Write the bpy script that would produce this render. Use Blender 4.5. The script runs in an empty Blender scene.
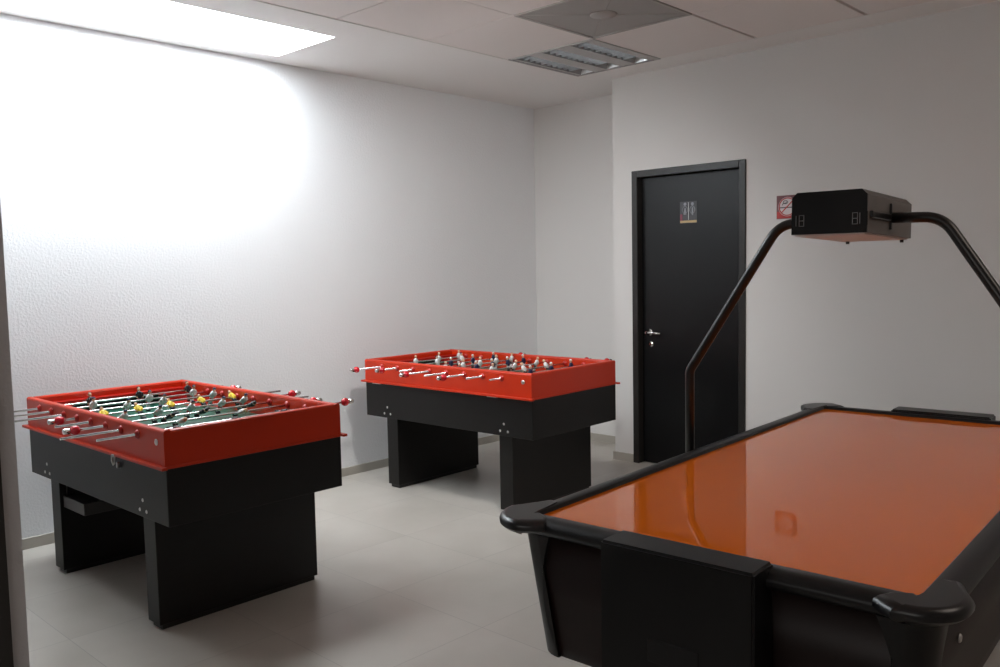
import bpy, bmesh, math, random
from mathutils import Vector, Matrix
random.seed(7)
S = bpy.context.scene
COL = S.collection
R = math.radians
PI = math.pi

# ------------------------------------------------------------------ camera
F_PX = 863.02
YAW, PITCH, ROLL = R(43.66), R(4.392), R(-1.10)
fwd = Vector((-math.sin(YAW) * math.cos(PITCH), math.cos(YAW) * math.cos(PITCH), -math.sin(PITCH)))
rt = fwd.cross(Vector((0, 0, 1))).normalized()
up = rt.cross(fwd)
rr = math.cos(ROLL) * rt + math.sin(ROLL) * up
uu = -math.sin(ROLL) * rt + math.cos(ROLL) * up
cam_d = bpy.data.cameras.new('camera')
cam_d.sensor_width = 36.0
cam_d.lens = F_PX * 36.0 / 1000.0
cam_d.clip_start = 0.05
cam = bpy.data.objects.new('camera', cam_d)
COL.objects.link(cam)
M = Matrix((rr, uu, -fwd)).transposed().to_4x4()
M.translation = Vector((4.966, 0.0, 1.4524))
cam.matrix_world = M
S.camera = cam

# ------------------------------------------------------------------ world, light, exposure
W = bpy.data.worlds.new('world')
S.world = W
W.use_nodes = True
W.node_tree.nodes['Background'].inputs[0].default_value = (0.6, 0.7, 0.85, 1)
W.node_tree.nodes['Background'].inputs[1].default_value = 0.0
S.view_settings.view_transform = 'Standard'
S.view_settings.look = 'None'
S.view_settings.gamma = 1.0
S.view_settings.use_curve_mapping = False
S.view_settings.exposure = 0.15
SKY_E = 16.5        # skylight diffuser
RIGHT_FILL_E = 2.4  # added ceiling panel, fill from the right
TUBE_E = 0.7        # tubes deep inside the louvered ceiling light
SPOT_FILL_W = 105.0       # spotlight added as unseen fill
BACK_FILL_E = 1.2         # added fill window behind the camera        # ceiling panel on the right, outside the frame, is added fill too

# ------------------------------------------------------------------ materials
def new_mat(name):
    m = bpy.data.materials.new(name)
    m.use_nodes = True
    nt = m.node_tree
    b = nt.nodes['Principled BSDF']
    return m, nt, b

def srgb(r, g, b):
    f = lambda c: (c / 255 / 12.92) if c / 255 <= 0.04045 else ((c / 255 + 0.055) / 1.055) ** 2.4
    return (f(r), f(g), f(b), 1)

def mat(name, col, rough=0.5, metal=0.0, coat=0.0, noise=0.0, nscale=8.0, bump=0.0, bscale=60.0, spec=0.5, coat_rough=0.05):
    m, nt, b = new_mat(name)
    b.inputs['Roughness'].default_value = rough
    b.inputs['Metallic'].default_value = metal
    b.inputs['Coat Weight'].default_value = coat
    b.inputs['Coat Roughness'].default_value = coat_rough
    b.inputs['Specular IOR Level'].default_value = spec
    b.inputs['Base Color'].default_value = col
    tc = nt.nodes.new('ShaderNodeTexCoord')
    if noise > 0:
        n = nt.nodes.new('ShaderNodeTexNoise'); n.inputs['Scale'].default_value = nscale
        n.inputs['Detail'].default_value = 4
        r = nt.nodes.new('ShaderNodeMapRange')
        r.inputs['To Min'].default_value = 1 - noise; r.inputs['To Max'].default_value = 1 + noise
        mx = nt.nodes.new('ShaderNodeVectorMath'); mx.operation = 'SCALE'
        mx.inputs[0].default_value = col[:3]
        nt.links.new(tc.outputs['Object'], n.inputs['Vector'])
        nt.links.new(n.outputs['Fac'], r.inputs['Value'])
        nt.links.new(r.outputs[0], mx.inputs['Scale'])
        nt.links.new(mx.outputs[0], b.inputs['Base Color'])
    if bump > 0:
        n = nt.nodes.new('ShaderNodeTexNoise'); n.inputs['Scale'].default_value = bscale
        n.inputs['Detail'].default_value = 3
        bp = nt.nodes.new('ShaderNodeBump'); bp.inputs['Strength'].default_value = bump
        bp.inputs['Distance'].default_value = 0.01
        nt.links.new(tc.outputs['Object'], n.inputs['Vector'])
        nt.links.new(n.outputs['Fac'], bp.inputs['Height'])
        nt.links.new(bp.outputs['Normal'], b.inputs['Normal'])
    return m

M_STUCCO = mat('white_stucco', (0.82, 0.82, 0.83, 1), 0.85, bump=0.27, bscale=75, noise=0.02, nscale=3)
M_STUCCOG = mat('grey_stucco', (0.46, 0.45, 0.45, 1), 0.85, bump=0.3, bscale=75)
M_WALL = mat('white_paint', (0.72, 0.70, 0.68, 1), 0.7, bump=0.03, bscale=90)
M_WALLD = mat('bounce_cut_grey', (0.34, 0.32, 0.31, 1), 0.8)  # for unseen walls, darkened to cut bounce light
M_CEIL = mat('ceiling_plaster', (0.88, 0.84, 0.82, 1), 0.9)
M_TILE = mat('ceiling_tile', (0.84, 0.77, 0.745, 1), 0.95, noise=0.015, nscale=2)
M_GAP = mat('ceiling_grid_gap', (0.25, 0.22, 0.20, 1), 0.8)
M_GRID = mat('ceiling_grid_bar', (0.72, 0.68, 0.64, 1), 0.6)
M_BASE = mat('baseboard_tile', srgb(172, 166, 156), 0.35, noise=0.06, nscale=5)
M_RED = mat('red_lacquer', srgb(190, 46, 12), 0.36, spec=0.35, coat=0.08, coat_rough=0.15, noise=0.03, nscale=6)
M_REDIN = mat('red_lacquer_inner', srgb(176, 26, 18), 0.3, coat=0.3, coat_rough=0.1)
M_HRED = mat('red_handle_plastic', srgb(205, 22, 40), 0.18, coat=0.6)
M_BLACKLAM = mat('black_laminate', srgb(18, 16, 15), 0.42, spec=0.33, noise=0.06, nscale=9)
M_TRAY = mat('grey_tray', srgb(58, 54, 52), 0.45)
M_BLACK = mat('black_plastic', srgb(22, 21, 21), 0.3)
M_VOID = mat('dark_opening', srgb(10, 9, 9), 0.8)
M_BLKGLOSS = mat('black_gloss', srgb(16, 16, 17), 0.12)
M_DOOR = mat('black_door_paint', srgb(14, 14, 15), 0.34, spec=0.3)
M_FRAME = mat('black_door_frame', srgb(42, 40, 38), 0.35, spec=0.4)
M_TUBE = mat('black_tube', srgb(20, 19, 19), 0.28)
M_CHROME = mat('chrome', (0.8, 0.8, 0.8, 1), 0.18, metal=1)
M_STEEL = mat('brushed_steel', (0.62, 0.61, 0.6, 1), 0.3, metal=1)
M_GREEN = mat('green_playfield', srgb(26, 84, 66), 0.38, coat=0.08, noise=0.04, nscale=5)
M_WHITE = mat('white_enamel', srgb(225, 225, 225), 0.35)
M_YEL = mat('yellow_enamel', srgb(226, 196, 60), 0.35)
M_PBLUE = mat('navy_enamel', srgb(26, 34, 70), 0.3)
M_PBLK = mat('black_enamel', srgb(22, 22, 26), 0.3)
M_SKIN = mat('skin_enamel', srgb(214, 170, 140), 0.4)
M_PINK = mat('red_shorts_enamel', srgb(196, 84, 86), 0.4)
M_HBODY = mat('hockey_black_moulding', srgb(12, 12, 13), 0.36, spec=0.35)
M_HCAP = mat('hockey_cap_black', srgb(17, 16, 17), 0.3)
M_HPANEL = mat('hockey_maroon_panel', srgb(24, 11, 9), 0.42, spec=0.3, noise=0.1, nscale=3)
M_ORANGE = mat('orange_playing_surface', srgb(226, 110, 24), 0.035, spec=0.5)
M_SIDELIT = mat('side_lit_black_metal', srgb(92, 87, 83), 0.42, noise=0.04, nscale=10)  # black scoreboard box, greyed so its colour carries the side light
M_DIFF = mat('frosted_diffuser', srgb(206, 196, 190), 0.5)
M_DIGIT = mat('unlit_digit', srgb(112, 114, 116), 0.5)
M_DIGIT2 = mat('unlit_digit_faint', srgb(48, 49, 50), 0.5)
M_VENT = mat('grey_vent_face', (0.37, 0.345, 0.33, 1), 0.6)
M_VENT2 = mat('grey_vent_line', (0.42, 0.39, 0.37, 1), 0.6)
M_LOUV = mat('louver_grey', (0.46, 0.44, 0.43, 1), 0.4)
M_TROUGH = mat('louver_trough_reflector', (0.32, 0.32, 0.32, 1), 0.35, metal=1)
M_FIN = mat('louver_blade', (0.22, 0.22, 0.22, 1), 0.4, metal=1)
M_LOUVF = mat('louver_frame', (0.30, 0.28, 0.27, 1), 0.4)
M_REFL = mat('lamp_reflector', (0.95, 0.95, 0.95, 1), 0.3, metal=0.9)
M_BOARD = mat('sign_maroon', srgb(112, 58, 60), 0.4)
M_SIGNRED = mat('sign_red', srgb(190, 40, 38), 0.4)
M_SIGNW = mat('sign_white', srgb(225, 214, 214), 0.4)
M_SIGNG = mat('sign_grey', srgb(70, 66, 68), 0.4)
M_PLATE = mat('restroom_sign_grey', srgb(62, 62, 66), 0.4)
M_PLATEL = mat('restroom_sign_light', srgb(140, 142, 148), 0.4)
M_PLATEW = mat('restroom_sign_white', srgb(210, 210, 210), 0.4)
M_TAN = mat('restroom_sign_tan', srgb(196, 168, 120), 0.4)
M_MAG = mat('restroom_sign_magenta', srgb(130, 52, 74), 0.4)

def emit_mat(name, col, e):
    m, nt, b = new_mat(name)
    b.inputs['Base Color'].default_value = (0.8, 0.8, 0.8, 1)
    b.inputs['Emission Color'].default_value = col
    b.inputs['Emission Strength'].default_value = e
    return m
M_SKY = emit_mat('skylight_diffuser', (0.87, 0.95, 1.0, 1), SKY_E)
M_BACKFILL = emit_mat('back_fill_glow', (1.0, 0.95, 0.92, 1), BACK_FILL_E)
M_FLUO = emit_mat('fluorescent_tube', (1.0, 0.96, 0.9, 1), TUBE_E)
M_RIGHTFILL = emit_mat('right_fill_panel', (1.0, 0.86, 0.76, 1), RIGHT_FILL_E)

def floor_mat():
    m, nt, b = new_mat('porcelain_floor_tile')
    N = nt.nodes; L = nt.links
    tc = N.new('ShaderNodeTexCoord')
    sep = N.new('ShaderNodeSeparateXYZ'); L.new(tc.outputs['Object'], sep.inputs[0])
    T = 0.584
    def axis(out, off):
        a = N.new('ShaderNodeMath'); a.operation = 'SUBTRACT'; a.inputs[1].default_value = off - 20 * T
        L.new(out, a.inputs[0])
        d = N.new('ShaderNodeMath'); d.operation = 'DIVIDE'; d.inputs[1].default_value = T; L.new(a.outputs[0], d.inputs[0])
        fr = N.new('ShaderNodeMath'); fr.operation = 'FRACT'; L.new(d.outputs[0], fr.inputs[0])
        fl = N.new('ShaderNodeMath'); fl.operation = 'FLOOR'; L.new(d.outputs[0], fl.inputs[0])
        pp = N.new('ShaderNodeMath'); pp.operation = 'PINGPONG'; pp.inputs[1].default_value = 0.5; L.new(fr.outputs[0], pp.inputs[0])
        lt = N.new('ShaderNodeMath'); lt.operation = 'LESS_THAN'; lt.inputs[1].default_value = 0.0028; L.new(pp.outputs[0], lt.inputs[0])
        return lt.outputs[0], fl.outputs[0]
    gx, ix = axis(sep.outputs[0], 2.556)
    gy, iy = axis(sep.outputs[1], 2.388)
    g = N.new('ShaderNodeMath'); g.operation = 'MAXIMUM'; L.new(gx, g.inputs[0]); L.new(gy, g.inputs[1])
    comb = N.new('ShaderNodeCombineXYZ'); L.new(ix, comb.inputs[0]); L.new(iy, comb.inputs[1])
    wn = N.new('ShaderNodeTexWhiteNoise'); L.new(comb.outputs[0], wn.inputs['Vector'])
    ns = N.new('ShaderNodeTexNoise'); ns.inputs['Scale'].default_value = 2.6; ns.inputs['Detail'].default_value = 5
    add = N.new('ShaderNodeVectorMath'); add.operation = 'ADD'; L.new(tc.outputs['Object'], add.inputs[0]); L.new(wn.outputs['Color'], add.inputs[1])
    L.new(add.outputs[0], ns.inputs['Vector'])
    r = N.new('ShaderNodeValToRGB')
    r.color_ramp.elements[0].position = 0.3; r.color_ramp.elements[0].color = (0.44, 0.405, 0.36, 1)
    r.color_ramp.elements[1].position = 0.7; r.color_ramp.elements[1].color = (0.51, 0.475, 0.43, 1)
    L.new(ns.outputs['Fac'], r.inputs[0])
    mx = N.new('ShaderNodeMix'); mx.data_type = 'RGBA'
    L.new(g.outputs[0], mx.inputs[0]); L.new(r.outputs[0], mx.inputs[6]); mx.inputs[7].default_value = (0.36, 0.335, 0.305, 1)
    L.new(mx.outputs[2], b.inputs['Base Color'])
    b.inputs['Roughness'].default_value = 0.3
    return m
M_FLOOR = floor_mat()

# ------------------------------------------------------------------ mesh helpers
class MB:
    def __init__(self): self.bm = bmesh.new(); self.mats = []
    def mi(self, m):
        if m not in self.mats: self.mats.append(m)
        return self.mats.index(m)
    def _fin(self, faces, m, smooth=False):
        i = self.mi(m)
        for f in faces: f.material_index = i; f.smooth = smooth
    def box(self, x0, x1, y0, y1, z0, z1, m, bev=0.0, seg=2, taper=None):
        r = bmesh.ops.create_cube(self.bm, size=1)
        vs = r['verts']
        for v in vs:
            v.co = Vector(((x0 + x1) / 2 + v.co.x * (x1 - x0), (y0 + y1) / 2 + v.co.y * (y1 - y0), (z0 + z1) / 2 + v.co.z * (z1 - z0)))
        fs = {f for v in vs for f in v.link_faces}
        self._fin(fs, m)
        if bev > 0:
            es = {e for v in vs for e in v.link_edges}
            rb = bmesh.ops.bevel(self.bm, geom=list(es), offset=bev, segments=seg, affect='EDGES', clamp_overlap=True)
            self._fin(rb['faces'], m, False)
        return self
    def tube(self, pts, r, m, seg=14, closed=False, cap=True, smooth=True):
        pts = [Vector(p) for p in pts]
        n = len(pts); rings = []
        prev = None
        for i, p in enumerate(pts):
            if closed: t = (pts[(i + 1) % n] - pts[i - 1]).normalized()
            elif i == 0: t = (pts[1] - p).normalized()
            elif i == n - 1: t = (p - pts[-2]).normalized()
            else: t = ((pts[i + 1] - p).normalized() + (p - pts[i - 1]).normalized()).normalized()
            if prev is None:
                a = Vector((0, 0, 1)) if abs(t.z) < 0.9 else Vector((1, 0, 0))
                u = t.cross(a).normalized()
            else:
                u = (prev - t * prev.dot(t)).normalized()
            prev = u; w = t.cross(u)
            rad = r[i] if isinstance(r, (list, tuple)) else r
            rings.append([self.bm.verts.new(p + (u * math.cos(2 * PI * k / seg) + w * math.sin(2 * PI * k / seg)) * rad) for k in range(seg)])
        fs = []
        rng = range(n) if closed else range(n - 1)
        for i in rng:
            A, B = rings[i], rings[(i + 1) % n]
            for k in range(seg): fs.append(self.bm.faces.new((A[k], A[(k + 1) % seg], B[(k + 1) % seg], B[k])))
        self._fin(fs, m, smooth)
        if cap and not closed:
            self._fin([self.bm.faces.new(rings[0][::-1]), self.bm.faces.new(rings[-1])], m)
        return self
    def lathe(self, prof, m, origin=(0, 0, 0), axis=(0, 0, 1), seg=20, smooth=True):
        """prof: list of (radius, height) along axis"""
        ax = Vector(axis).normalized(); a = Vector((0, 0, 1)) if abs(ax.z) < 0.9 else Vector((1, 0, 0))
        u = ax.cross(a).normalized(); w = ax.cross(u); o = Vector(origin)
        rings = [[self.bm.verts.new(o + ax * h + (u * math.cos(2 * PI * k / seg) + w * math.sin(2 * PI * k / seg)) * max(r, 1e-5)) for k in range(seg)] for r, h in prof]
        fs = []
        for A, B in zip(rings, rings[1:]):
            for k in range(seg): fs.append(self.bm.faces.new((A[k], A[(k + 1) % seg], B[(k + 1) % seg], B[k])))
        self._fin(fs, m, smooth)
        self._fin([self.bm.faces.new(rings[0][::-1]), self.bm.faces.new(rings[-1])], m)
        return self
    def loft(self, loops, m, smooth=False, cap=True):
        rings = [[self.bm.verts.new(Vector(p)) for p in l] for l in loops]
        fs = []
        n = len(rings[0])
        for A, B in zip(rings, rings[1:]):
            for k in range(n): fs.append(self.bm.faces.new((A[k], A[(k + 1) % n], B[(k + 1) % n], B[k])))
        self._fin(fs, m, smooth)
        if cap: self._fin([self.bm.faces.new(rings[0][::-1]), self.bm.faces.new(rings[-1])], m)
        return self
    def prism(self, poly, axis, d0, d1, m):
        """poly 2D points extruded along axis; x: (y,z) y: (x,z) z: (x,y)"""
        def P(p, d): return {'x': (d, p[0], p[1]), 'y': (p[0], d, p[1]), 'z': (p[0], p[1], d)}[axis]
        return self.loft([[P(p, d0) for p in poly], [P(p, d1) for p in poly]], m)
    def ball(self, c, r, m, sc=(1, 1, 1), seg=14):
        res = bmesh.ops.create_uvsphere(self.bm, u_segments=seg, v_segments=max(6, seg // 2), radius=r)
        for v in res['verts']: v.co = Vector((c[0] + v.co.x * sc[0], c[1] + v.co.y * sc[1], c[2] + v.co.z * sc[2]))
        self._fin({f for v in res['verts'] for f in v.link_faces}, m, True)
        return self
    def mesh(self, name):
        bmesh.ops.recalc_face_normals(self.bm, faces=self.bm.faces[:])
        me = bpy.data.meshes.new(name); self.bm.to_mesh(me); self.bm.free()
        for m in self.mats: me.materials.append(m)
        return me
    def build(self, name, parent=None, loc=None, bevel=0.0):
        me = self.mesh(name)
        return link(me, name, parent, loc, bevel)

def link(me, name, parent=None, loc=None, bevel=0.0):
    o = bpy.data.objects.new(name, me); COL.objects.link(o)
    if parent: o.parent = parent
    if loc: o.location = loc
    if bevel > 0:
        bv = o.modifiers.new('bevel', 'BEVEL'); bv.width = bevel; bv.segments = 2; bv.limit_method = 'ANGLE'; bv.angle_limit = R(40)
    return o

def structure(o): o['kind'] = 'structure'; return o
def tag(o, label, cat, group=None):
    o['label'] = label; o['category'] = cat
    if group: o['group'] = group
    return o
def empty(name, loc, rz=0.0):
    o = bpy.data.objects.new(name, None); COL.objects.link(o); o.location = loc; o.rotation_euler = (0, 0, rz); o.empty_display_size = 0.1
    return o

# ------------------------------------------------------------------ room shell
H = 2.80; YD = 5.21; YR = 5.674; PX = 1.168
XR = 6.9; YF = -1.6
structure(MB().box(-0.2, XR + 0.2, YF - 0.2, YR + 0.2, -0.1, 0.0, M_FLOOR).build('floor'))
structure(MB().box(-0.2, 0.0, YF - 0.2, YR + 0.2, 0.0, H + 0.35, M_STUCCO).build('wall_left'))
structure(MB().box(0.0, PX, YR, YR + 0.2, 0.0, H + 0.1, M_WALL).build('wall_recess'))
# door wall (with the door opening)
DX0, DX1, DH = 1.338, 2.2295, 2.12
wb = MB()
wb.box(PX, DX0 + 0.02, YD, YR + 0.2, 0, H + 0.1, M_WALL)
wb.box(DX1 - 0.02, XR + 0.2, YD, YR + 0.2, 0, H + 0.1, M_WALL)
wb.box(DX0 + 0.02, DX1 - 0.02, YD, YR + 0.2, DH - 0.02, H + 0.1, M_WALL)
wb.box(DX0 + 0.02, DX1 - 0.02, YD + 0.14, YR + 0.2, 0, DH - 0.02, M_WALL)
structure(wb.build('wall_back'))
structure(MB().box(XR, XR + 0.2, YF - 0.2, YR + 0.2, 0, H + 0.1, M_WALLD).build('wall_right'))
structure(MB().box(-0.2, XR + 0.2, YF - 0.2, YF, 0, H + 0.1, M_WALLD).build('wall_front'))

# ceiling: plaster border with the skylight opening, and a field of lay-in tiles
SX0, SX1, SY0, SY1 = 0.155, 0.762, 0.85, 3.07
TX0, TY1 = 1.06, 4.95
CX = [1.06, 1.755, 2.435, 3.09] + [3.09 + 0.67 * k for k in range(1, 6)]
CY = [4.95, 4.215, 3.515, 2.86, 2.19, 1.52, 0.85, 0.18, -0.49, -1.16]
cb = MB()
cb.box(0.0, SX0, YF, YR + 0.1, H, H + 0.05, M_CEIL)
cb.box(SX1, TX0, YF, YR + 0.1, H, H + 0.05, M_CEIL)
cb.box(SX0, SX1, SY1, YR + 0.1, H, H + 0.05, M_CEIL)
cb.box(SX0, SX1, YF, SY0, H, H + 0.05, M_CEIL)
cb.box(TX0, XR, TY1, YR + 0.1, H, H + 0.05, M_CEIL)
cb.box(TX0, XR, YF, CY[-1], H, H + 0.05, M_CEIL)
cb.box(CX[-1], XR, CY[-1], TY1, H, H + 0.05, M_CEIL)
structure(cb.build('ceiling'))
# tile field: individual lay-in panels with narrow gaps between
tb = MB()
tb.box(TX0, CX[-1], CY[-1], TY1, H + 0.12, H + 0.14, M_GAP)
for i in range(len(CX) - 1):
    for j in range(len(CY) - 1):
        x0, x1, y1, y0 = CX[i], CX[i + 1], CY[j], CY[j + 1]
        if i == 0 and j == 0: continue        # fluorescent fixture
        if i == 1 and j == 1: continue        # grey panel
        if i >= 6 and j in (2, 3): continue
        wide = 0.018 if (i in (1, 2) and j == 0) else 0.003
        tb.box(x0 + 0.003, x1 - wide, y0 + 0.003, y1 - 0.003, H + 0.001, H + 0.02, M_TILE)
structure(tb.build('ceiling_tiles'))
gb = MB()
for x in CX[1:-1]:
    gb.box(x - 0.004, x + 0.004, CY[-1], CY[1], H + 0.004, H + 0.035, M_GAP if x == CX[1] else M_GRID)
gb.box(CX[1] - 0.01, CX[1] + 0.004, CY[1], TY1, H + 0.001, H + 0.035, M_GRID)
for x in CX[2:4]:
    gb.box(x - 0.02, x + 0.004, CY[1], TY1, H + 0.021, H + 0.035, M_GAP)
for y in CY[1:-1]:
    gb.box(TX0, CX[-1], y - 0.006, y + 0.006, H + 0.004, H + 0.035, M_GRID)
gb.box(TX0 - 0.004, TX0 + 0.004, CY[-1], TY1, H - 0.002, H + 0.02, M_GRID)
structure(gb.build('trim_1'))

# skylight shaft and frosted panel
sb = MB()
sh = 0.07
sb.box(SX0 - 0.02, SX0, SY0, SY1, H + 0.05, H + sh + 0.02, M_CEIL)
sb.box(SX1, SX1 + 0.02, SY0, SY1, H + 0.05, H + sh + 0.02, M_CEIL)
sb.box(SX0, SX1, SY1, SY1 + 0.02, H + 0.05, H + sh + 0.02, M_CEIL)
sb.box(SX0, SX1, SY0 - 0.02, SY0, H + 0.05, H + sh + 0.02, M_CEIL)
sk = structure(sb.build('window_1'))
MB().box(SX0, SX1, SY0, SY1, H + sh, H + sh + 0.02, M_SKY).build('frosted_pane', sk)

# window added as fill light, unseen behind the camera
wf = MB()
for a0, a1, c0, c1 in ((3.3, 3.36, 0.8, 2.3), (5.84, 5.9, 0.8, 2.3), (3.36, 5.84, 0.8, 0.86), (3.36, 5.84, 2.24, 2.3), (4.57, 4.63, 0.86, 2.24)):
    wf.box(a0, a1, YF, YF + 0.05, c0, c1, M_FRAME)
wf2 = structure(wf.build('fill_window'))
MB().box(3.36, 4.57, YF, YF + 0.02, 0.86, 2.24, M_BACKFILL).build('fill_pane', wf2)
MB().box(4.63, 5.84, YF, YF + 0.02, 0.86, 2.24, M_BACKFILL).build('fill_pane', wf2)

# partition stub with a dark door frame, at the left edge of the view
PXE, PYE = 3.0, 0.588
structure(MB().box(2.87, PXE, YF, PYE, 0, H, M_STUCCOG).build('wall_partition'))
dw2 = structure(MB().box(PXE, PXE + 0.012, -0.45, PYE - 0.034, 0, 2.1, M_FRAME).build('door_2'))
MB().box(PXE + 0.012, PXE + 0.02, -0.4, PYE - 0.075, 0.01, 2.05, M_DOOR).build('door_panel', dw2)

# baseboards
BBH = 0.06; BT = 0.012
structure(MB().box(0, BT, YF, YR, 0, BBH, M_BASE, bev=0.002, seg=1).build('baseboard_left'))
b2 = MB()
b2.box(BT, PX, YR - BT, YR, 0, BBH, M_BASE)
b2.box(PX - BT, PX, YD - BT, YR - BT, 0, BBH, M_BASE)
b2.box(PX, DX0, YD - BT, YD, 0, BBH, M_BASE)
b2.box(DX1, XR, YD - BT, YD, 0, BBH, M_BASE)
structure(b2.build('baseboard_back'))
structure(MB().box(XR - BT, XR, YF, YD - BT, 0, BBH, M_BASE).build('baseboard_right'))

# door with frame, lever and lock
door = empty('door_1', (0, 0, 0)); structure(door)
fb = MB(); fw = 0.048
fb.box(DX0, DX0 + fw, YD - 0.012, YD + 0.12, 0, DH, M_FRAME, bev=0.003, seg=1)
fb.box(DX1 - fw, DX1, YD - 0.012, YD + 0.12, 0, DH, M_FRAME, bev=0.003, seg=1)
fb.box(DX0 + fw, DX1 - fw, YD - 0.012, YD + 0.12, DH - fw, DH, M_FRAME, bev=0.003, seg=1)
fb.build('door_frame', door)
MB().box(DX0 + fw + 0.003, DX1 - fw - 0.003, YD + 0.045, YD + 0.085, 0.008, DH - fw - 0.003, M_DOOR, bev=0.002, seg=1).build('door_leaf', door)
hx, hz = 1.452, 0.962
hb = MB()
yf = YD + 0.045
hb.lathe([(0.024, 0), (0.026, 0.004), (0.024, 0.008), (0.011, 0.009), (0.010, 0.05)], M_CHROME, (hx, yf, hz), (0, -1, 0))
hb.tube([(hx, yf - 0.045, hz), (hx + 0.03, yf - 0.05, hz + 0.001), (hx + 0.12, yf - 0.048, hz - 0.003)], [0.010, 0.009, 0.007], M_CHROME)
ho = hb.build('door_handle', door); ho['label'] = 'chrome lever handle'
lb = MB()
lb.lathe([(0.022, 0), (0.023, 0.004), (0.021, 0.008), (0.011, 0.0085), (0.010, 0.012)], M_CHROME, (hx + 0.01, yf, hz - 0.085), (0, -1, 0))
lb.box(hx + 0.007, hx + 0.013, yf - 0.0135, yf - 0.0115, hz - 0.095, hz - 0.075, M_VOID)
lo = lb.build('door_lock', door); lo['label'] = 'round chrome keyhole plate'

# restroom plate on the door
rs = MB(); ys = yf; DS = 0.038; sx0, sx1, sz0, sz1 = 1.745 - DS, 1.879 - DS, 1.732, 1.880
rs.box(sx0, sx1, ys - 0.003, ys, sz0, sz1, M_PLATE)
y1 = ys - 0.0042
rs.box(1.811 - DS, 1.8145 - DS, y1 - 0.0004, ys - 0.003, sz0 + 0.022, sz1 - 0.006, M_PLATEW)
rs.box(sx0 + 0.002, sx1 - 0.002, y1, ys - 0.003, sz0 + 0.002, sz0 + 0.018, M_TAN)
rs.box(sx0 + 0.002, sx0 + 0.020, y1, ys - 0.003, sz0 + 0.018, sz0 + 0.062, M_MAG)
for cx_, skirt in ((1.786 - DS, True), (1.844 - DS, False)):
    rs.lathe([(0.011, 0), (0.011, 0.0012)], M_PLATEL, (cx_, ys - 0.003, 1.862), (0, -1, 0), seg=16)
    ring = [(cx_ + 0.019 * math.cos(a), ys - 0.004, 1.822 + 0.026 * math.sin(a)) for a in [2 * PI * k / 24 for k in range(24)]]
    rs.tube(ring, 0.0028, M_PLATEL, seg=6, closed=True)
    if skirt:
        rs.prism([(cx_ - 0.012, 1.79), (cx_ + 0.012, 1.79), (cx_ + 0.004, 1.838), (cx_ - 0.004, 1.838)], 'y', y1, ys - 0.003, M_PLATEL)
    else:
        rs.box(cx_ - 0.006, cx_ + 0.006, y1, ys - 0.003, 1.786, 1.838, M_PLATEL)
tag(rs.build('restroom_sign'), 'small grey restroom plate with two figures and a tan bottom strip on the black door', 'sign')

# no-smoking sign behind the scoreboard
ns = MB(); ax0, ax1, az0, az1 = 2.441, 2.585, 1.722, 1.868
ns.box(ax0, ax1, YD - 0.004, YD, az0, az1, M_BOARD)
ns.box(ax0 + 0.003, ax1 - 0.003, YD - 0.0046, YD - 0.004, az0 + 0.003, az0 + 0.045, M_SIGNRED)
cxs, czs = 2.513, 1.797
ns.lathe([(0.060, 0), (0.060, 0.0012)], M_SIGNW, (cxs, YD - 0.004, czs), (0, -1, 0), seg=40)
ns.tube([(cxs + 0.054 * math.cos(2 * PI * k / 40), YD - 0.0055, czs + 0.054 * math.sin(2 * PI * k / 40)) for k in range(40)], 0.0035, M_SIGNRED, seg=6, closed=True)
ns.box(cxs - 0.05, cxs + 0.045, YD - 0.0062, YD - 0.005, czs - 0.008, czs - 0.002, M_SIGNG)
sm = [(cxs - 0.033 + 0.028 * t, YD - 0.0062, czs + 0.010 + 0.022 * t + 0.006 * math.sin(6 * t)) for t in [k / 12 for k in range(13)]]
ns.tube(sm, 0.0025, M_SIGNG, seg=6)
ns.tube([(cxs - 0.012 + 0.015 * math.cos(a), YD - 0.0062, czs + 0.028 + 0.010 * math.sin(a)) for a in [2 * PI * k / 16 for k in range(16)]], 0.002, M_SIGNG, seg=6, closed=True)
ns.tube([(cxs - 0.038, YD - 0.0065, czs - 0.036), (cxs + 0.038, YD - 0.0065, czs + 0.038)], 0.0035, M_SIGNRED, seg=6)
tag(ns.build('smoking_sign'), 'small square red and white prohibition sign on the wall behind the black scoreboard', 'sign')

# ------------------------------------------------------------------ ceiling fixtures
fx = empty('louvered_ceiling_light', (1.06, 4.215, H))
tag(fx, 'recessed ceiling light with three ribbed louver troughs beside the dark grey panel', 'ceiling light')
FW, FL = 0.655, 0.715   # x, y
hb_ = MB()
hb_.box(0.0, 0.695, 0, 0.735, 0.075, 0.085, M_VOID)
for a0, a1, c0, c1 in ((0.002, 0.022, 0.002, 0.733), (FW, 0.693, 0.002, 0.733), (0.022, FW, 0.002, 0.018), (0.022, FW, 0.715, 0.733)):
    hb_.box(a0, a1, c0, c1, -0.004, 0.075, M_LOUVF if a0 < 0.01 or c0 > 0.7 else M_LOUV)
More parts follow.
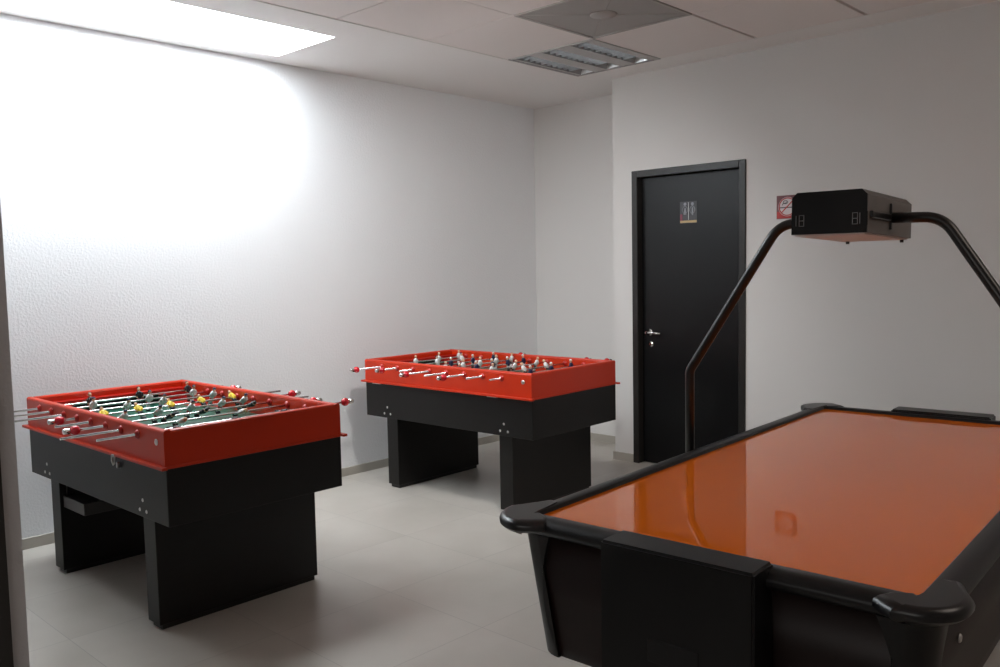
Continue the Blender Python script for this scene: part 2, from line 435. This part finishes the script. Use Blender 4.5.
# flat panels between troughs
tr = [(0.045, 0.165), (0.27, 0.39), (0.50, 0.62)]
edges = [(0.022, tr[0][0]), (tr[0][1], tr[1][0]), (tr[1][1], tr[2][0]), (tr[2][1], FW)]
for a, b_ in edges: hb_.box(a, b_, 0.018, 0.715, -0.001, 0.006, M_LOUV)
hb_.build('housing', fx)
for a, b_ in tr:
    t_ = MB()
    n = 48; c = (a + b_) / 2; hw = (b_ - a) / 2
    prof = [(c + hw * (1 - 2 * k / n), 0.062 * (1 - (1 - 2 * k / n) ** 2)) for k in range(n + 1)]
    prof2 = [(c + (hw + 0.004) * (1 - 2 * k / n), 0.002 + 0.066 * (1 - (1 - 2 * k / n) ** 2)) for k in range(n + 1)]
    t_.prism(prof + prof2[::-1], 'y', 0.018, 0.715, M_TROUGH)
    # sloped bright end reflector (far end of the trough)
    l0 = [(x, 0.714, z) for x, z in prof]; l1 = [(c + (x - c) * 0.9, 0.655, 0.058 if False else z * 0.95 + 0.002) for x, z in prof]
    vs0 = [t_.bm.verts.new(p) for p in [(x, 0.712 - 0.22 * z - 0.10 * (x - a), z) for x, z in prof]]
    t_._fin([t_.bm.faces.new(vs0)], M_REFL)
    to = t_.build('trough', fx)
    f_ = MB()
    for k in range(10):
        yy = 0.045 + k * 0.058
        wt = hw * 0.68
        f_.loft([[(c - hw, yy - 0.0012, 0.0), (c + hw, yy - 0.0012, 0.0), (c + hw, yy + 0.0012, 0.0), (c - hw, yy + 0.0012, 0.0)],
                 [(c - wt, yy - 0.0105, 0.032), (c + wt, yy - 0.0105, 0.032), (c + wt, yy + 0.0105, 0.032), (c - wt, yy + 0.0105, 0.032)]], M_FIN)
    f_.build('fins', to)
    MB().tube([(c, 0.03, 0.0475), (c, 0.52, 0.0475)], 0.008, M_FLUO, seg=12).build('lamp_tube', to)

vp = empty('ceiling_vent', (1.755, 3.515, H))
tag(vp, 'square dark grey panel with faint cross lines set in the ceiling grid', 'ceiling panel')
v_ = MB(); VW, VL = 0.68, 0.70
for a0, a1, c0, c1 in ((0.003, 0.02, 0.003, VL - 0.003), (VW - 0.02, VW - 0.003, 0.003, VL - 0.003), (0.02, VW - 0.02, 0.003, 0.02), (0.02, VW - 0.02, VL - 0.02, VL - 0.003)):
    v_.box(a0, a1, c0, c1, -0.004, 0.01, M_VENT2)
v_.build('frame', vp)
v_ = MB()
v_.box(0.02, VW - 0.02, 0.02, VL - 0.02, 0.002, 0.012, M_VENT)
mxx, myy = VW / 2, VL / 2
for dx, dy in ((1, 1), (1, -1), (-1, 1), (-1, -1)):
    v_.tube([(mxx + dx * 0.05, myy + dy * 0.05, 0.002), (mxx + dx * (mxx - 0.03), myy + dy * (myy - 0.03), 0.002)], 0.0022, M_VENT2, seg=6)
v_.build('face_plate', vp)
v_ = MB(); v_.lathe([(0.075, 0.0), (0.07, -0.006), (0.02, -0.008)][::-1], M_VENT2, (mxx, myy, 0.002), (0, 0, 1), seg=28)
v_.build('centre_disc', vp)

# unseen spotlight above the view, added to brighten the far left corner
sp_loc = Vector((2.6, 2.85, 2.66)); sp_dir = (Vector((0.55, 4.35, 0.7)) - sp_loc).normalized()
spo = empty('fill_spotlight', (2.6, 2.85, H))
tag(spo, 'small white spotlight added as fill above the gap between the tables', 'spotlight')
MB().lathe([(0.05, 0.0), (0.05, -0.012), (0.012, -0.014), (0.012, -0.09)][::-1], M_LOUV, (0, 0, 0)).build('mount', spo)
MB().lathe([(0.055, -0.11), (0.07, -0.05), (0.075, 0.03), (0.068, 0.03), (0.062, -0.04), (0.02, -0.06)], M_WHITE, tuple(sp_loc - Vector((2.6, 2.85, H))), tuple(sp_dir), seg=24).build('lamp_head', spo)
sl = bpy.data.lights.new('fill_spot_beam', 'SPOT'); sl.energy = SPOT_FILL_W; sl.spot_size = R(112); sl.spot_blend = 1.0; sl.shadow_soft_size = 0.10; sl.color = (1.0, 0.97, 0.94)
slo = bpy.data.objects.new('fill_spot_beam', sl); COL.objects.link(slo)
slo.location = sp_loc + sp_dir * 0.05; slo.rotation_euler = sp_dir.to_track_quat('-Z', 'Y').to_euler()

# glowing ceiling panel added as fill, unseen right of the frame
lp = empty('fill_ceiling_panel', (CX[6], CY[4], H))
tag(lp, 'rectangular ceiling panel added as fill light on the right side of the room', 'ceiling light')
MB().box(0.01, 1.32, 0.01, 1.31, 0.004, 0.02, M_RIGHTFILL).build('diffuser', lp)
l_ = MB()
for a0, a1, c0, c1 in ((0, 0.01, 0, 1.32), (1.32, 1.33, 0, 1.32), (0.01, 1.32, 0, 0.01), (0.01, 1.32, 1.31, 1.32)):
    l_.box(a0, a1, c0, c1, -0.003, 0.02, M_GRID)
l_.build('frame', lp)

# ------------------------------------------------------------------ foosball tables
TL, TWD = 1.464, 0.828
ZT, ZR, ZB = 0.852, 0.701, 0.472
ROD_Z = 0.812
HOLES = [0.176 + 0.152 * i for i in range(8)]

def player_mesh(name, shirt, shorts, hair):
    b = MB()
    # rod clamp block + torso, arms, shorts, legs, boots, head; origin on the rod axis, rod along y
    b.lathe([(0.004, -0.016), (0.009, -0.015), (0.0105, -0.004), (0.012, 0.012), (0.0125, 0.020), (0.009, 0.026), (0.004, 0.028)], shirt, (0, 0, 0), (0, 0, 1), seg=14)
    b.lathe([(0.010, 0.0), (0.010, 0.026)], shirt, (0, -0.013, 0.0), (0, 1, 0), seg=12)
    for s in (-1, 1):
        b.tube([(0, s * 0.011, 0.020), (0.002, s * 0.017, 0.010), (0.004, s * 0.015, -0.003)], [0.0048, 0.0042, 0.0035], shirt, seg=8)
        b.ball((0.004, s * 0.015, -0.006), 0.0038, M_SKIN, seg=8)
        b.tube([(0, s * 0.005, -0.012), (0.001, s * 0.0055, -0.028)], [0.0075, 0.0062], shorts, seg=10)
        b.tube([(0.001, s * 0.0055, -0.027), (0.0, s * 0.0055, -0.045), (-0.001, s * 0.0055, -0.054)], [0.0048, 0.0046, 0.0036], M_WHITE if shirt is M_WHITE else M_PBLK, seg=8)
    b.box(-0.006, 0.013, -0.0115, 0.0115, -0.063, -0.053, M_PBLK, bev=0.002, seg=1)
    b.tube([(0, 0, 0.026), (0, 0, 0.032)], 0.0045, M_SKIN, seg=8)
    b.ball((0, 0, 0.039), 0.0092, M_SKIN, sc=(1, 0.92, 1.15), seg=12)
    b.ball((-0.0016, 0, 0.0425), 0.0092, hair, sc=(0.98, 0.98, 0.9), seg=12)
    b.ball((0.0092, 0, 0.038), 0.0018, M_SKIN, seg=6)
    return b.mesh(name)
P_YEL = player_mesh('player_yellow', M_YEL, M_PBLK, M_PBLK)
P_WHT = player_mesh('player_white', M_WHITE, M_PINK, M_PBLUE)
P_NAVY = player_mesh('player_navy', M_PBLUE, M_WHITE, M_WHITE)
P_WB = player_mesh('player_white_black', M_WHITE, M_PBLK, M_SKIN)
P_DARK = player_mesh('player_dark', M_PBLK, M_PINK, M_PBLK)
PNAME = {id(P_YEL): 'yellow-shirted player with black shorts', id(P_WHT): 'white-shirted player with red shorts', id(P_NAVY): 'navy-shirted player with white shorts',
         id(P_WB): 'white-shirted player with black shorts', id(P_DARK): 'black-shirted player with red shorts'}

def handle_mesh():
    b = MB()   # pointing to -y from 0
    b.lathe([(0.008, -0.004), (0.014, -0.009), (0.019, -0.016), (0.0205, -0.024), (0.019, -0.032), (0.014, -0.039), (0.010, -0.043)], M_HRED, (0, 0, 0), (0, 1, 0), seg=20)
    return b.mesh('handle')
def cap_mesh():
    b = MB()
    b.lathe([(0.010, -0.044), (0.0125, -0.048), (0.0125, -0.066), (0.011, -0.071), (0.006, -0.073)], M_CHROME, (0, 0, 0), (0, 1, 0), seg=18)
    return b.mesh('end_cap')
ME_HANDLE, ME_CAP = handle_mesh(), cap_mesh()
def bushing_mesh():
    b = MB()
    b.lathe([(0.019, 0.0), (0.019, -0.003), (0.015, -0.007), (0.011, -0.012), (0.008, -0.013)], M_REDIN, (0, 0, 0), (0, 1, 0), seg=18)
    return b.mesh('bushing')
ME_BUSH = bushing_mesh()
def bolt_mesh(r=0.008, m=M_STEEL):
    b = MB()
    b.lathe([(r, 0.0), (r, -0.002), (r * 0.7, -0.0045), (0.001, -0.005)], m, (0, 0, 0), (0, 1, 0), seg=14)
    return b.mesh('bolt')
ME_BOLT = bolt_mesh(); ME_KNOB = bolt_mesh(0.013, M_STEEL)

def foosball_table(name, loc, rz, label, rods, tray):
    t = empty(name, loc, rz)
    tag(t, label, 'foosball table', 'red and black foosball tables')
    th = 0.032
    # red playing box: long side walls with softened top edge
    def wall_prof(a, b_): # cross-section rounded top
        return [(a, ZR), (b_, ZR), (b_, ZT - 0.010), (b_ - 0.003, ZT - 0.003), (b_ - 0.010, ZT), (a + 0.010, ZT), (a + 0.003, ZT - 0.003), (a, ZT - 0.010)]
    MB().prism(wall_prof(0, th), 'x', 0.0, TL, M_RED).build('side_wall', t)
    MB().prism(wall_prof(TWD - th, TWD), 'x', 0.0, TL, M_RED).build('side_wall', t)
    MB().prism(wall_prof(0, th), 'y', th - 0.002, TWD - th + 0.002, M_RED).build('end_wall', t)
    MB().prism(wall_prof(TL - th, TL), 'y', th - 0.002, TWD - th + 0.002, M_RED).build('end_wall', t)
    # thin red ledge that caps the cabinet
    l = 0.022
    lb_ = MB()
    for a0, a1, c0, c1 in ((-l, TL + l, -l, 0.0), (-l, TL + l, TWD, TWD + l), (-l, 0.0, 0.0, TWD), (TL, TL + l * .2, 0.0, TWD)):
        lb_.box(a0, a1, c0, c1, ZR - 0.001, ZR + 0.011, M_RED)
    lb_.build('ledge', t, bevel=0.003)
    # playfield
    zf = 0.742
    MB().box(th, TL - th, th, TWD - th, zf - 0.012, zf, M_GREEN).build('playfield', t)
    # red sloped fillets along the sides and in the corners
    for s in (0, 1):
        ya, sg = (th, 1) if s == 0 else (TWD - th, -1)
        for x_wall, x_mid in ((th, th + 0.42), (TL - th, TL - th - 0.42)):
            fl = MB()
            fl.loft([[(x_wall, ya, zf), (x_wall, ya + sg * 0.175, zf), (x_wall, ya, zf + 0.024)],
                     [(x_mid, ya, zf), (x_mid, ya + sg * 0.008, zf), (x_mid, ya, zf + 0.004)]], M_REDIN)
            fl.build('corner_ramp', t)
    # goals: red shelf above a dark mouth at both ends
    for e in (0, 1):
        g_ = MB()
        x0, x1 = (th, th + 0.055) if e == 0 else (TL - th - 0.055, TL - th)
        ym0, ym1 = 0.17, TWD - 0.17
        g_.box(x0, x1, th, ym0, zf, 0.806, M_REDIN)
        g_.box(x0, x1, ym1, TWD - th, zf, 0.806, M_REDIN)
        g_.box(x0, x1, th, TWD - th, 0.806, 0.818, M_REDIN)
        g_.box(x0 + (0.0 if e == 0 else 0.05), x1 - (0.05 if e == 0 else 0.0), ym0, ym1, zf, 0.806, M_VOID)
        go = g_.build('goal_box', t)
    # cabinet
    cb_ = MB()
    cb_.box(0.0, TL + 0.002, 0.004, TWD - 0.002, ZB, ZR - 0.001, M_BLACKLAM)
    cb_.build('cabinet', t, bevel=0.003)
    # slab legs
    for x0 in (0.176, TL - 0.176 - 0.104):
        lg = MB(); lg.box(x0, x0 + 0.104, 0.030, TWD - 0.030, 0.022, ZB, M_BLACKLAM, bev=0.002, seg=1)
        lo_ = lg.build('leg', t)
        MB().box(x0 + 0.012, x0 + 0.094, 0.045, TWD - 0.042, 0.0, 0.022, M_BLACK).build('plinth', lo_)
    # bolts in threes on the front
    for cxb in (0.213, 1.246):
        for dx, dz in ((0, 0.043), (-0.030, 0), (0.030, 0)):
            link(ME_BOLT, 'bolt', t, (cxb + dx, 0.006, 0.500 + dz))
    k = link(ME_KNOB, 'bolt', t, (1.402, 0.0, 0.800)); k['label'] = 'single steel bolt in the red side'
    # hook latch
    if tray:
        hk = MB()
        hk.box(-0.012, 0.012, -0.0255, -0.022, 0.004, 0.016, M_STEEL, bev=0.001, seg=1)
        hk.tube([(-0.006, -0.027, 0.012), (-0.008, -0.028, -0.012), (0.0, -0.026, -0.030), (0.009, -0.024, -0.022), (0.008, -0.022, 0.006)], 0.0035, M_STEEL, seg=8)
        hk.box(-0.006, 0.006, -0.012, 0.004, -0.046, -0.022, M_STEEL, bev=0.002, seg=1)
        ho_ = hk.build('latch', t, (1.045, 0.003, ZR - 0.008)); ho_['label'] = 'small steel hook latch under the red ledge'
    else:
        for ua in (0.10, 1.14):
            ho_ = MB().box(ua, ua + 0.075, -0.024, 0.004, ZR - 0.004, ZR - 0.001, M_STEEL).build('hinge_strip', t)
            ho_['label'] = 'thin steel strip under the red ledge'
    if tray:
        MB().box(0.282, 0.530, 0.045, 0.22, 0.334, 0.390, M_TRAY, bev=0.002, seg=1).box(0.282, 0.30, 0.06, 0.2, 0.390, ZB, M_BLACK).build('ball_tray', t)
    # bushings, rods, handles, players
    for i, hxu in enumerate(HOLES):
        rod = rods[i]
        bo = link(ME_BUSH, 'bushing', t, (hxu, 0.0, ROD_Z))
        bo = link(ME_BUSH, 'bushing', t, (hxu, TWD, ROD_Z)); bo.rotation_euler = (0, 0, PI)
        bo = link(ME_BUSH, 'bushing', t, (hxu, TWD - th, ROD_Z))
        v0, v1, hs = rod['v0'], rod['v1'], rod['side']
        if hs == 'f': a, b2_ = v0 + 0.05, v1
        else: a, b2_ = v0, v1 - 0.05
        ro = MB().tube([(0, a, 0), (0, b2_, 0)], 0.0050, M_CHROME, seg=14).build('rod', t, (hxu, 0, ROD_Z))
        hd = link(ME_HANDLE, 'handle', ro, (0, a + 0.02, 0) if hs == 'f' else (0, b2_ - 0.02, 0))
        cp = link(ME_CAP, 'handle_cap', ro, hd.location)
        if hs == 'b': hd.rotation_euler = cp.rotation_euler = (0, 0, PI)
        hd['label'] = 'red ball handle'
        cp['label'] = 'chrome cap on the handle end'
        for (v, me, tilt, face) in rod['pl']:
            po = link(me, 'player_figure', ro, (0, v, 0))
            po.rotation_euler = (0, tilt, 0)
            if face < 0: po.rotation_euler = Matrix.Rotation(tilt, 3, 'Y').to_euler(); po.scale = (-1, 1, 1)
            po['label'] = PNAME[id(me)]
    return t

rT = random.Random(3)
def pls(vs, me, tilt, jit=0.1, face=1): return [(v, me, tilt, face) for v in vs]
t1_rods = [
    dict(v0=-0.24, v1=0.97, side='f', pl=pls([0.24, 0.49, 0.76], P_DARK, -0.2)),
    dict(v0=-0.26, v1=0.99, side='b', pl=pls([0.19, 0.47, 0.71], P_WHT, 0.35)),
    dict(v0=-0.34, v1=0.90, side='f', pl=pls([0.29, 0.47, 0.74], P_WHT, 0.6)),
    dict(v0=-0.123, v1=1.05, side='f', pl=pls([0.12, 0.28, 0.44, 0.60, 0.77], P_YEL, -0.9)),
    dict(v0=-0.150, v1=1.07, side='b', pl=pls([0.14, 0.30, 0.46, 0.62, 0.74], P_WHT, 0.75)),
    dict(v0=-0.172, v1=1.02, side='f', pl=pls([0.28, 0.44, 0.69], P_DARK, 1.25)),
    dict(v0=-0.240, v1=0.99, side='b', pl=pls([0.26, 0.55], P_WB, 1.3)),
    dict(v0=-0.161, v1=1.07, side='b', pl=pls([0.16, 0.43, 0.68], P_DARK, 1.5)),
]
t2_rods = [
    dict(v0=-0.259, v1=0.95, side='f', pl=pls([0.30, 0.52, 0.72], P_WB, 0.1)),
    dict(v0=-0.178, v1=1.02, side='f', pl=pls([0.36, 0.60], P_WHT, -0.1)),
    dict(v0=-0.113, v1=1.10, side='b', pl=pls([0.34, 0.55, 0.76], P_NAVY, 0.05)),
    dict(v0=-0.242, v1=0.97, side='f', pl=pls([0.14, 0.30, 0.46, 0.62, 0.78], P_WB, 0.12)),
    dict(v0=-0.184, v1=0.98, side='b', pl=pls([0.12, 0.27, 0.42, 0.57, 0.73], P_NAVY, -0.1)),
    dict(v0=-0.220, v1=0.97, side='f', pl=pls([0.24, 0.46, 0.68], P_WB, 0.4)),
    dict(v0=-0.138, v1=1.08, side='b', pl=pls([0.38, 0.60], P_WB, -0.5)),
    dict(v0=-0.104, v1=1.10, side='b', pl=pls([0.26, 0.46, 0.66], P_NAVY, 0.0)),
]
foosball_table('foosball_table', (0.3053, 1.4552, 0), R(0.59), 'nearer red and black foosball table standing at left with the grey tray under its cabinet', t1_rods, True)
foosball_table('foosball_table', (0.3039, 3.5595, 0), R(1.56), 'farther red and black foosball table standing between the black door and the stucco wall', t2_rods, False)

# ------------------------------------------------------------------ air hockey table
HW, HL, HZ = 1.0764, 2.24, 0.793
RW = 0.060; ZS = HZ - 0.012
hk = empty('air_hockey_table', (3.4033, 1.6462, 0), R(3.10))
tag(hk, 'black air hockey table with glossy orange playing surface under an overhead scoreboard', 'air hockey table')

def rrect(x0, x1, y0, y1, r, z, n=8):
    pts = []
    for cx_, cy_, a0 in ((x1 - r, y1 - r, 0), (x0 + r, y1 - r, 90), (x0 + r, y0 + r, 180), (x1 - r, y0 + r, 270)):
        for k in range(n + 1):
            a = R(a0 + 90 * k / n); pts.append((cx_ + r * math.cos(a), cy_ + r * math.sin(a), z))
    return pts
def ring_loft(sections, m, name, parent, smooth=True):
    """sections: list of loops forming a closed tube around"""
    b = MB(); rings = [[b.bm.verts.new(Vector(p)) for p in l] for l in sections]
    n = len(rings[0]); fs = []
    for i in range(len(rings)):
        A, B = rings[i], rings[(i + 1) % len(rings)]
        for k in range(n): fs.append(b.bm.faces.new((A[k], A[(k + 1) % n], B[(k + 1) % n], B[k])))
    b._fin(fs, m, smooth)
    return b.build(name, parent)

# playing surface
MB().box(RW - 0.02, HW - RW + 0.02, RW - 0.02, HL - RW + 0.02, ZS - 0.02, ZS, M_ORANGE).build('playing_surface', hk)
# rail: rounded outer profile
def off(o, z, r): return rrect(o, HW - o, o, HL - o, r, z)
secs = [off(RW, ZS - 0.01, 0.006), off(RW, HZ - 0.003, 0.006), off(RW - 0.004, HZ, 0.012), off(0.028, HZ, 0.05), off(0.012, HZ - 0.005, 0.06), off(0.002, HZ - 0.015, 0.065),
        off(0.0, HZ - 0.026, 0.065), off(0.010, HZ - 0.040, 0.055), off(0.030, HZ - 0.046, 0.05), off(RW, HZ - 0.046, 0.012)]
ring_loft(secs, M_HBODY, 'rail', hk)
# rounded corner caps on the rail
for cxn, cyn, sx_, sy_ in ((0, 0, 1, 1), (HW, 0, -1, 1), (0, HL, 1, -1), (HW, HL, -1, -1)):
    b = MB()
    RC = 0.116 if cxn == 0 else 0.100
    def cap_loop(o, z):
        # quarter-disc nose over the corner, tapering back along the long rail
        pts = [(0.132 - o, -0.002 + o), (0.108 - o, -0.024 + o), (0.088 - o, -0.038 + o)]
        for k in range(13):
            a = R(268 - 88 * k / 12)
            pts.append((0.07 + (RC - o) * math.cos(a), 0.07 + (RC - o) * math.sin(a)))
        pts += [(-0.030 + o, 0.10), (-0.010 + o, 0.14), (0.004 + o, 0.175), (0.03, 0.185 - o), (0.045, 0.17), (0.052, 0.12), (RW - 0.004, RW + 0.01), (RW + 0.002, RW - o), (0.088 - o, 0.054), (0.118 - o, 0.035)]
        return [(cxn + sx_ * x, cyn + sy_ * y, z) for x, y in pts]
    b.loft([cap_loop(0.030, HZ - 0.040), cap_loop(0.010, HZ - 0.030), cap_loop(0.001, HZ - 0.022), cap_loop(0.0, HZ - 0.012), cap_loop(0.003, HZ - 0.004), cap_loop(0.010, HZ + 0.0015), cap_loop(0.018, HZ + 0.003)], M_HCAP, smooth=True)
    cc = b.build('corner_cap', hk)
    cc.modifiers.new('es', 'EDGE_SPLIT').split_angle = R(38)

# tapered cabinet shell: maroon core and black corner mouldings
ZC1, ZC0 = HZ - 0.045, 0.412
IN1, IN0 = 0.030, 0.066
def sec(t, extra=0.0, r=0.07):
    o = IN1 + (IN0 - IN1) * t - extra; z = ZC1 + (ZC0 - ZC1) * t
    return o, z
b = MB()
loops = []
for t in (1.0, 0.9, 0.5, 0.0):
    o, z = sec(t); loops.append(rrect(o, HW - o, o, HL - o, 0.06, z))
o, z = sec(1.0); loops.insert(0, rrect(o + 0.02, HW - o - 0.02, o + 0.02, HL - o - 0.02, 0.06, z - 0.012))
b.loft(loops, M_HPANEL, smooth=True)
b.build('cabinet', hk)
# black wrap-around corner mouldings with a curved inner edge
for cxn, cyn, sx_, sy_ in ((0, 0, 1, 1), (HW, 0, -1, 1), (0, HL, 1, -1), (HW, HL, -1, -1)):
    b = MB(); nT, ext = 12, 0.095
    outer, inner = [], []
    for q in range(nT + 1):
        t = q / nT
        o, z = sec(t)
        w = ext + 0.035 * (2 * t - 1) ** 2
        def path(oo, r):
            pts = [(w, oo)]
            pts += [(oo + r + 0.03 * 0, oo)]
            for k in range(9):
                a = R(270 - 90 * k / 8); pts.append((oo + r + r * math.cos(a), oo + r + r * math.sin(a)))
            pts.append((oo, w))
            return pts
        def mk(pts): return [(cxn + sx_ * x, cyn + sy_ * y, z) for x, y in pts]
        P1 = path(o - 0.012, 0.075); P2 = path(o + 0.004, 0.06)[::-1]
        outer.append(mk(P1 + P2))
    b.loft(outer, M_HBODY, smooth=True)
    cm = b.build('corner_moulding', hk)
    cm.modifiers.new('es', 'EDGE_SPLIT').split_angle = R(50)
# goal housings at both ends
for e in (0, 1):
    b = MB()
    y0, y1 = (-0.060, 0.042) if e == 0 else (HL - 0.042, HL + 0.060)
    b.box(0.341, 0.726, y0, y1, 0.44, 0.804, M_HBODY, bev=0.006, seg=3)
    gh = b.build('goal_housing', hk)
    b = MB()
    b.box(0.47, 0.60, -0.0625 if e == 0 else HL + 0.055, -0.055 if e == 0 else HL + 0.0625, 0.545, 0.60, M_VOID, bev=0.002, seg=1)
    b.build('puck_return', gh)
# side bolts
for v in (0.301, HL - 0.301, 1.12):
    o = IN1 + 0.012 
    me = bolt_mesh(0.010)
    q = link(me, 'bolt', hk, (HW - 0.040, v, 0.627)); q.rotation_euler = (0, 0, PI / 2)
    q['label'] = 'steel bolt head'
# pedestal legs
for y0 in (0.42, HL - 0.42 - 0.16):
    b = MB(); b.box(0.30, HW - 0.30, y0, y0 + 0.16, 0.03, ZC0 + 0.004, M_HBODY, bev=0.006, seg=2)
    lg = b.build('leg', hk)
    for xx in (0.36, HW - 0.36):
        MB().lathe([(0.03, 0), (0.03, 0.012), (0.012, 0.014), (0.012, 0.034)], M_BLACK, (xx, y0 + 0.08, 0.0)).build('leveling_foot', lg)

# scoreboard arch (fixed to the table)
VA = 1.12
def arc(c, r, a0, a1, n=8):
    return [(c[0] + r * math.cos(R(a0 + (a1 - a0) * k / n)), VA, c[1] + r * math.sin(R(a0 + (a1 - a0) * k / n))) for k in range(n + 1)]
def fillet(path, rad, n=8):
    out = [path[0]]
    for a, b_, c in zip(path, path[1:], path[2:]):
        a, b_, c = Vector(a), Vector(b_), Vector(c)
        d1 = (a - b_).normalized(); d2 = (c - b_).normalized(); ang = d1.angle(d2)
        L_ = min(rad / math.tan(ang / 2), (a - b_).length * .49, (c - b_).length * .49); 
        p0, p2 = b_ + d1 * L_, b_ + d2 * L_
        for k in range(n + 1):
            t = k / n; out.append((1 - t) ** 2 * p0 + 2 * t * (1 - t) * b_ + t * t * p2)
    out.append(Vector(path[-1])); return out
for s, r1 in ((0, 'l'), (1, 'r')):
    f = (lambda u: u) if s == 0 else (lambda u: HW - u)
    pth = [(f(-0.051), VA, 0.50), (f(-0.051), VA, 1.060), (f(0.286), VA, 1.578), (f(0.43), VA, 1.582)]
    tb_ = MB().tube(fillet([pth[0], pth[1], pth[2]], 0.05), 0.0215, M_TUBE, cap=False) if False else MB().tube([pth[0]] + fillet(pth[:3], 0.05)[1:-1] + fillet(pth[1:], 0.10)[1:], 0.0165, M_TUBE, seg=16)
    po = tb_.build('support_post', hk)
    bb = MB()
    xa, xb = sorted((f(-0.075), f(0.06)))
    xa2, xb2 = sorted((f(-0.075), f(-0.028)))
    bb.box(xa, xb, VA - 0.03, VA + 0.03, 0.52, 0.56, M_TUBE, bev=0.003, seg=1)
    bb.box(xa, xb, VA - 0.03, VA + 0.03, 0.67, 0.71, M_TUBE, bev=0.003, seg=1)
    bb.build('bracket', po)
BX0, BX1, BY0, BY1, BZ0, BZ1 = 0.416, 0.641, 0.90, 1.348, 1.534, 1.662
sc = MB()
ch = 0.016
prof = [(BX0, BZ0), (BX1, BZ0), (BX1, BZ1 - ch), (BX1 - ch, BZ1), (BX0 + ch, BZ1), (BX0, BZ1 - ch)]
sc.prism(prof, 'y', BY0 + 0.006, BY1 - 0.006, M_SIDELIT)
scb = sc.build('scoreboard', hk)
for yy0, yy1 in ((BY0, BY0 + 0.006), (BY1 - 0.006, BY1)):
    MB().prism(prof, 'y', yy0, yy1, M_BLKGLOSS).build('display_panel', scb)
MB().box(BX0 + 0.008, BX1 - 0.008, BY0 + 0.01, BY1 - 0.01, BZ0 - 0.005, BZ0 + 0.001, M_DIFF).build('lamp_diffuser', scb)
nb = MB(); nb.lathe([(0.006, 0), (0.006, -0.010)][::-1], M_BLACK, (BX0 + 0.03, BY1 - 0.03, BZ0 - 0.004)); nb.lathe([(0.006, 0), (0.006, -0.010)][::-1], M_BLACK, (BX1 - 0.02, BY1 - 0.03, BZ0 - 0.004))
nb.build('fastener', scb)
for xx in (BX0, BX1):
    s = -1 if xx == BX0 else 1
    xa, xb = min(xx, xx + s * 0.010), max(xx, xx + s * 0.010)
    f_ = MB(); f_.box(xa, xb, BY0 + 0.02, VA + 0.02, 1.578, 1.598, M_TUBE, bev=0.002, seg=1)
    f_.build('mounting_bar', scb)
    f_ = MB(); f_.box(min(xx, xx + s * 0.007), max(xx, xx + s * 0.007), VA - 0.008, VA + 0.004, 1.552, 1.632, M_TUBE, bev=0.001, seg=1)
    f_.build('mounting_bar', scb)
# seven-segment digits
def seg_digit(b, x, z, w, h, y0, y1, segs):
    t = 0.0032
    R_ = {'a': (x, x + w, z + h - t, z + h), 'g': (x, x + w, z + h / 2 - t / 2, z + h / 2 + t / 2), 'd': (x, x + w, z, z + t),
          'f': (x, x + t, z + h / 2, z + h), 'e': (x, x + t, z, z + h / 2), 'b': (x + w - t, x + w, z + h / 2, z + h), 'c': (x + w - t, x + w, z, z + h / 2)}
    for s in 'abcdefg':
        x0, x1, z0, z1 = R_[s]
        g = 0.0006
        b.box(x0 + g, x1 - g, y0, y1, z0 + g, z1 - g, M_DIGIT if s in segs else M_DIGIT2)
for xs, segsL in ((0.434, ((0, 'bc'), (1, 'abcdefg'))), (0.598, ((0, 'abcdefg'), (1, 'bc')))):
    b = MB()
    for k, sg in segsL:
        xo = xs + (k * 0.0165)
        if sg == 'bc':
            xo2 = xs - 0.005 if k == 0 else xs + 0.0215
            b.box(xo2, xo2 + 0.0022, BY0 - 0.0012, BY0 + 0.001, 1.560, 1.592, M_DIGIT)
        else:
            seg_digit(b, xo - (0.012 if k == 1 else 0), 1.558, 0.0175, 0.036, BY0 - 0.0012, BY0 + 0.001, sg)
    dg = b.build('score_digits', scb); dg['label'] = 'faint unlit seven-segment score digits'
# the scoreboard box dips a little towards its far end
dip = Matrix.Translation((0, BY0, 1.59)) @ Matrix.Rotation(R(-1.6), 4, 'X') @ Matrix.Translation((0, -BY0, -1.59))
scb.matrix_basis = dip
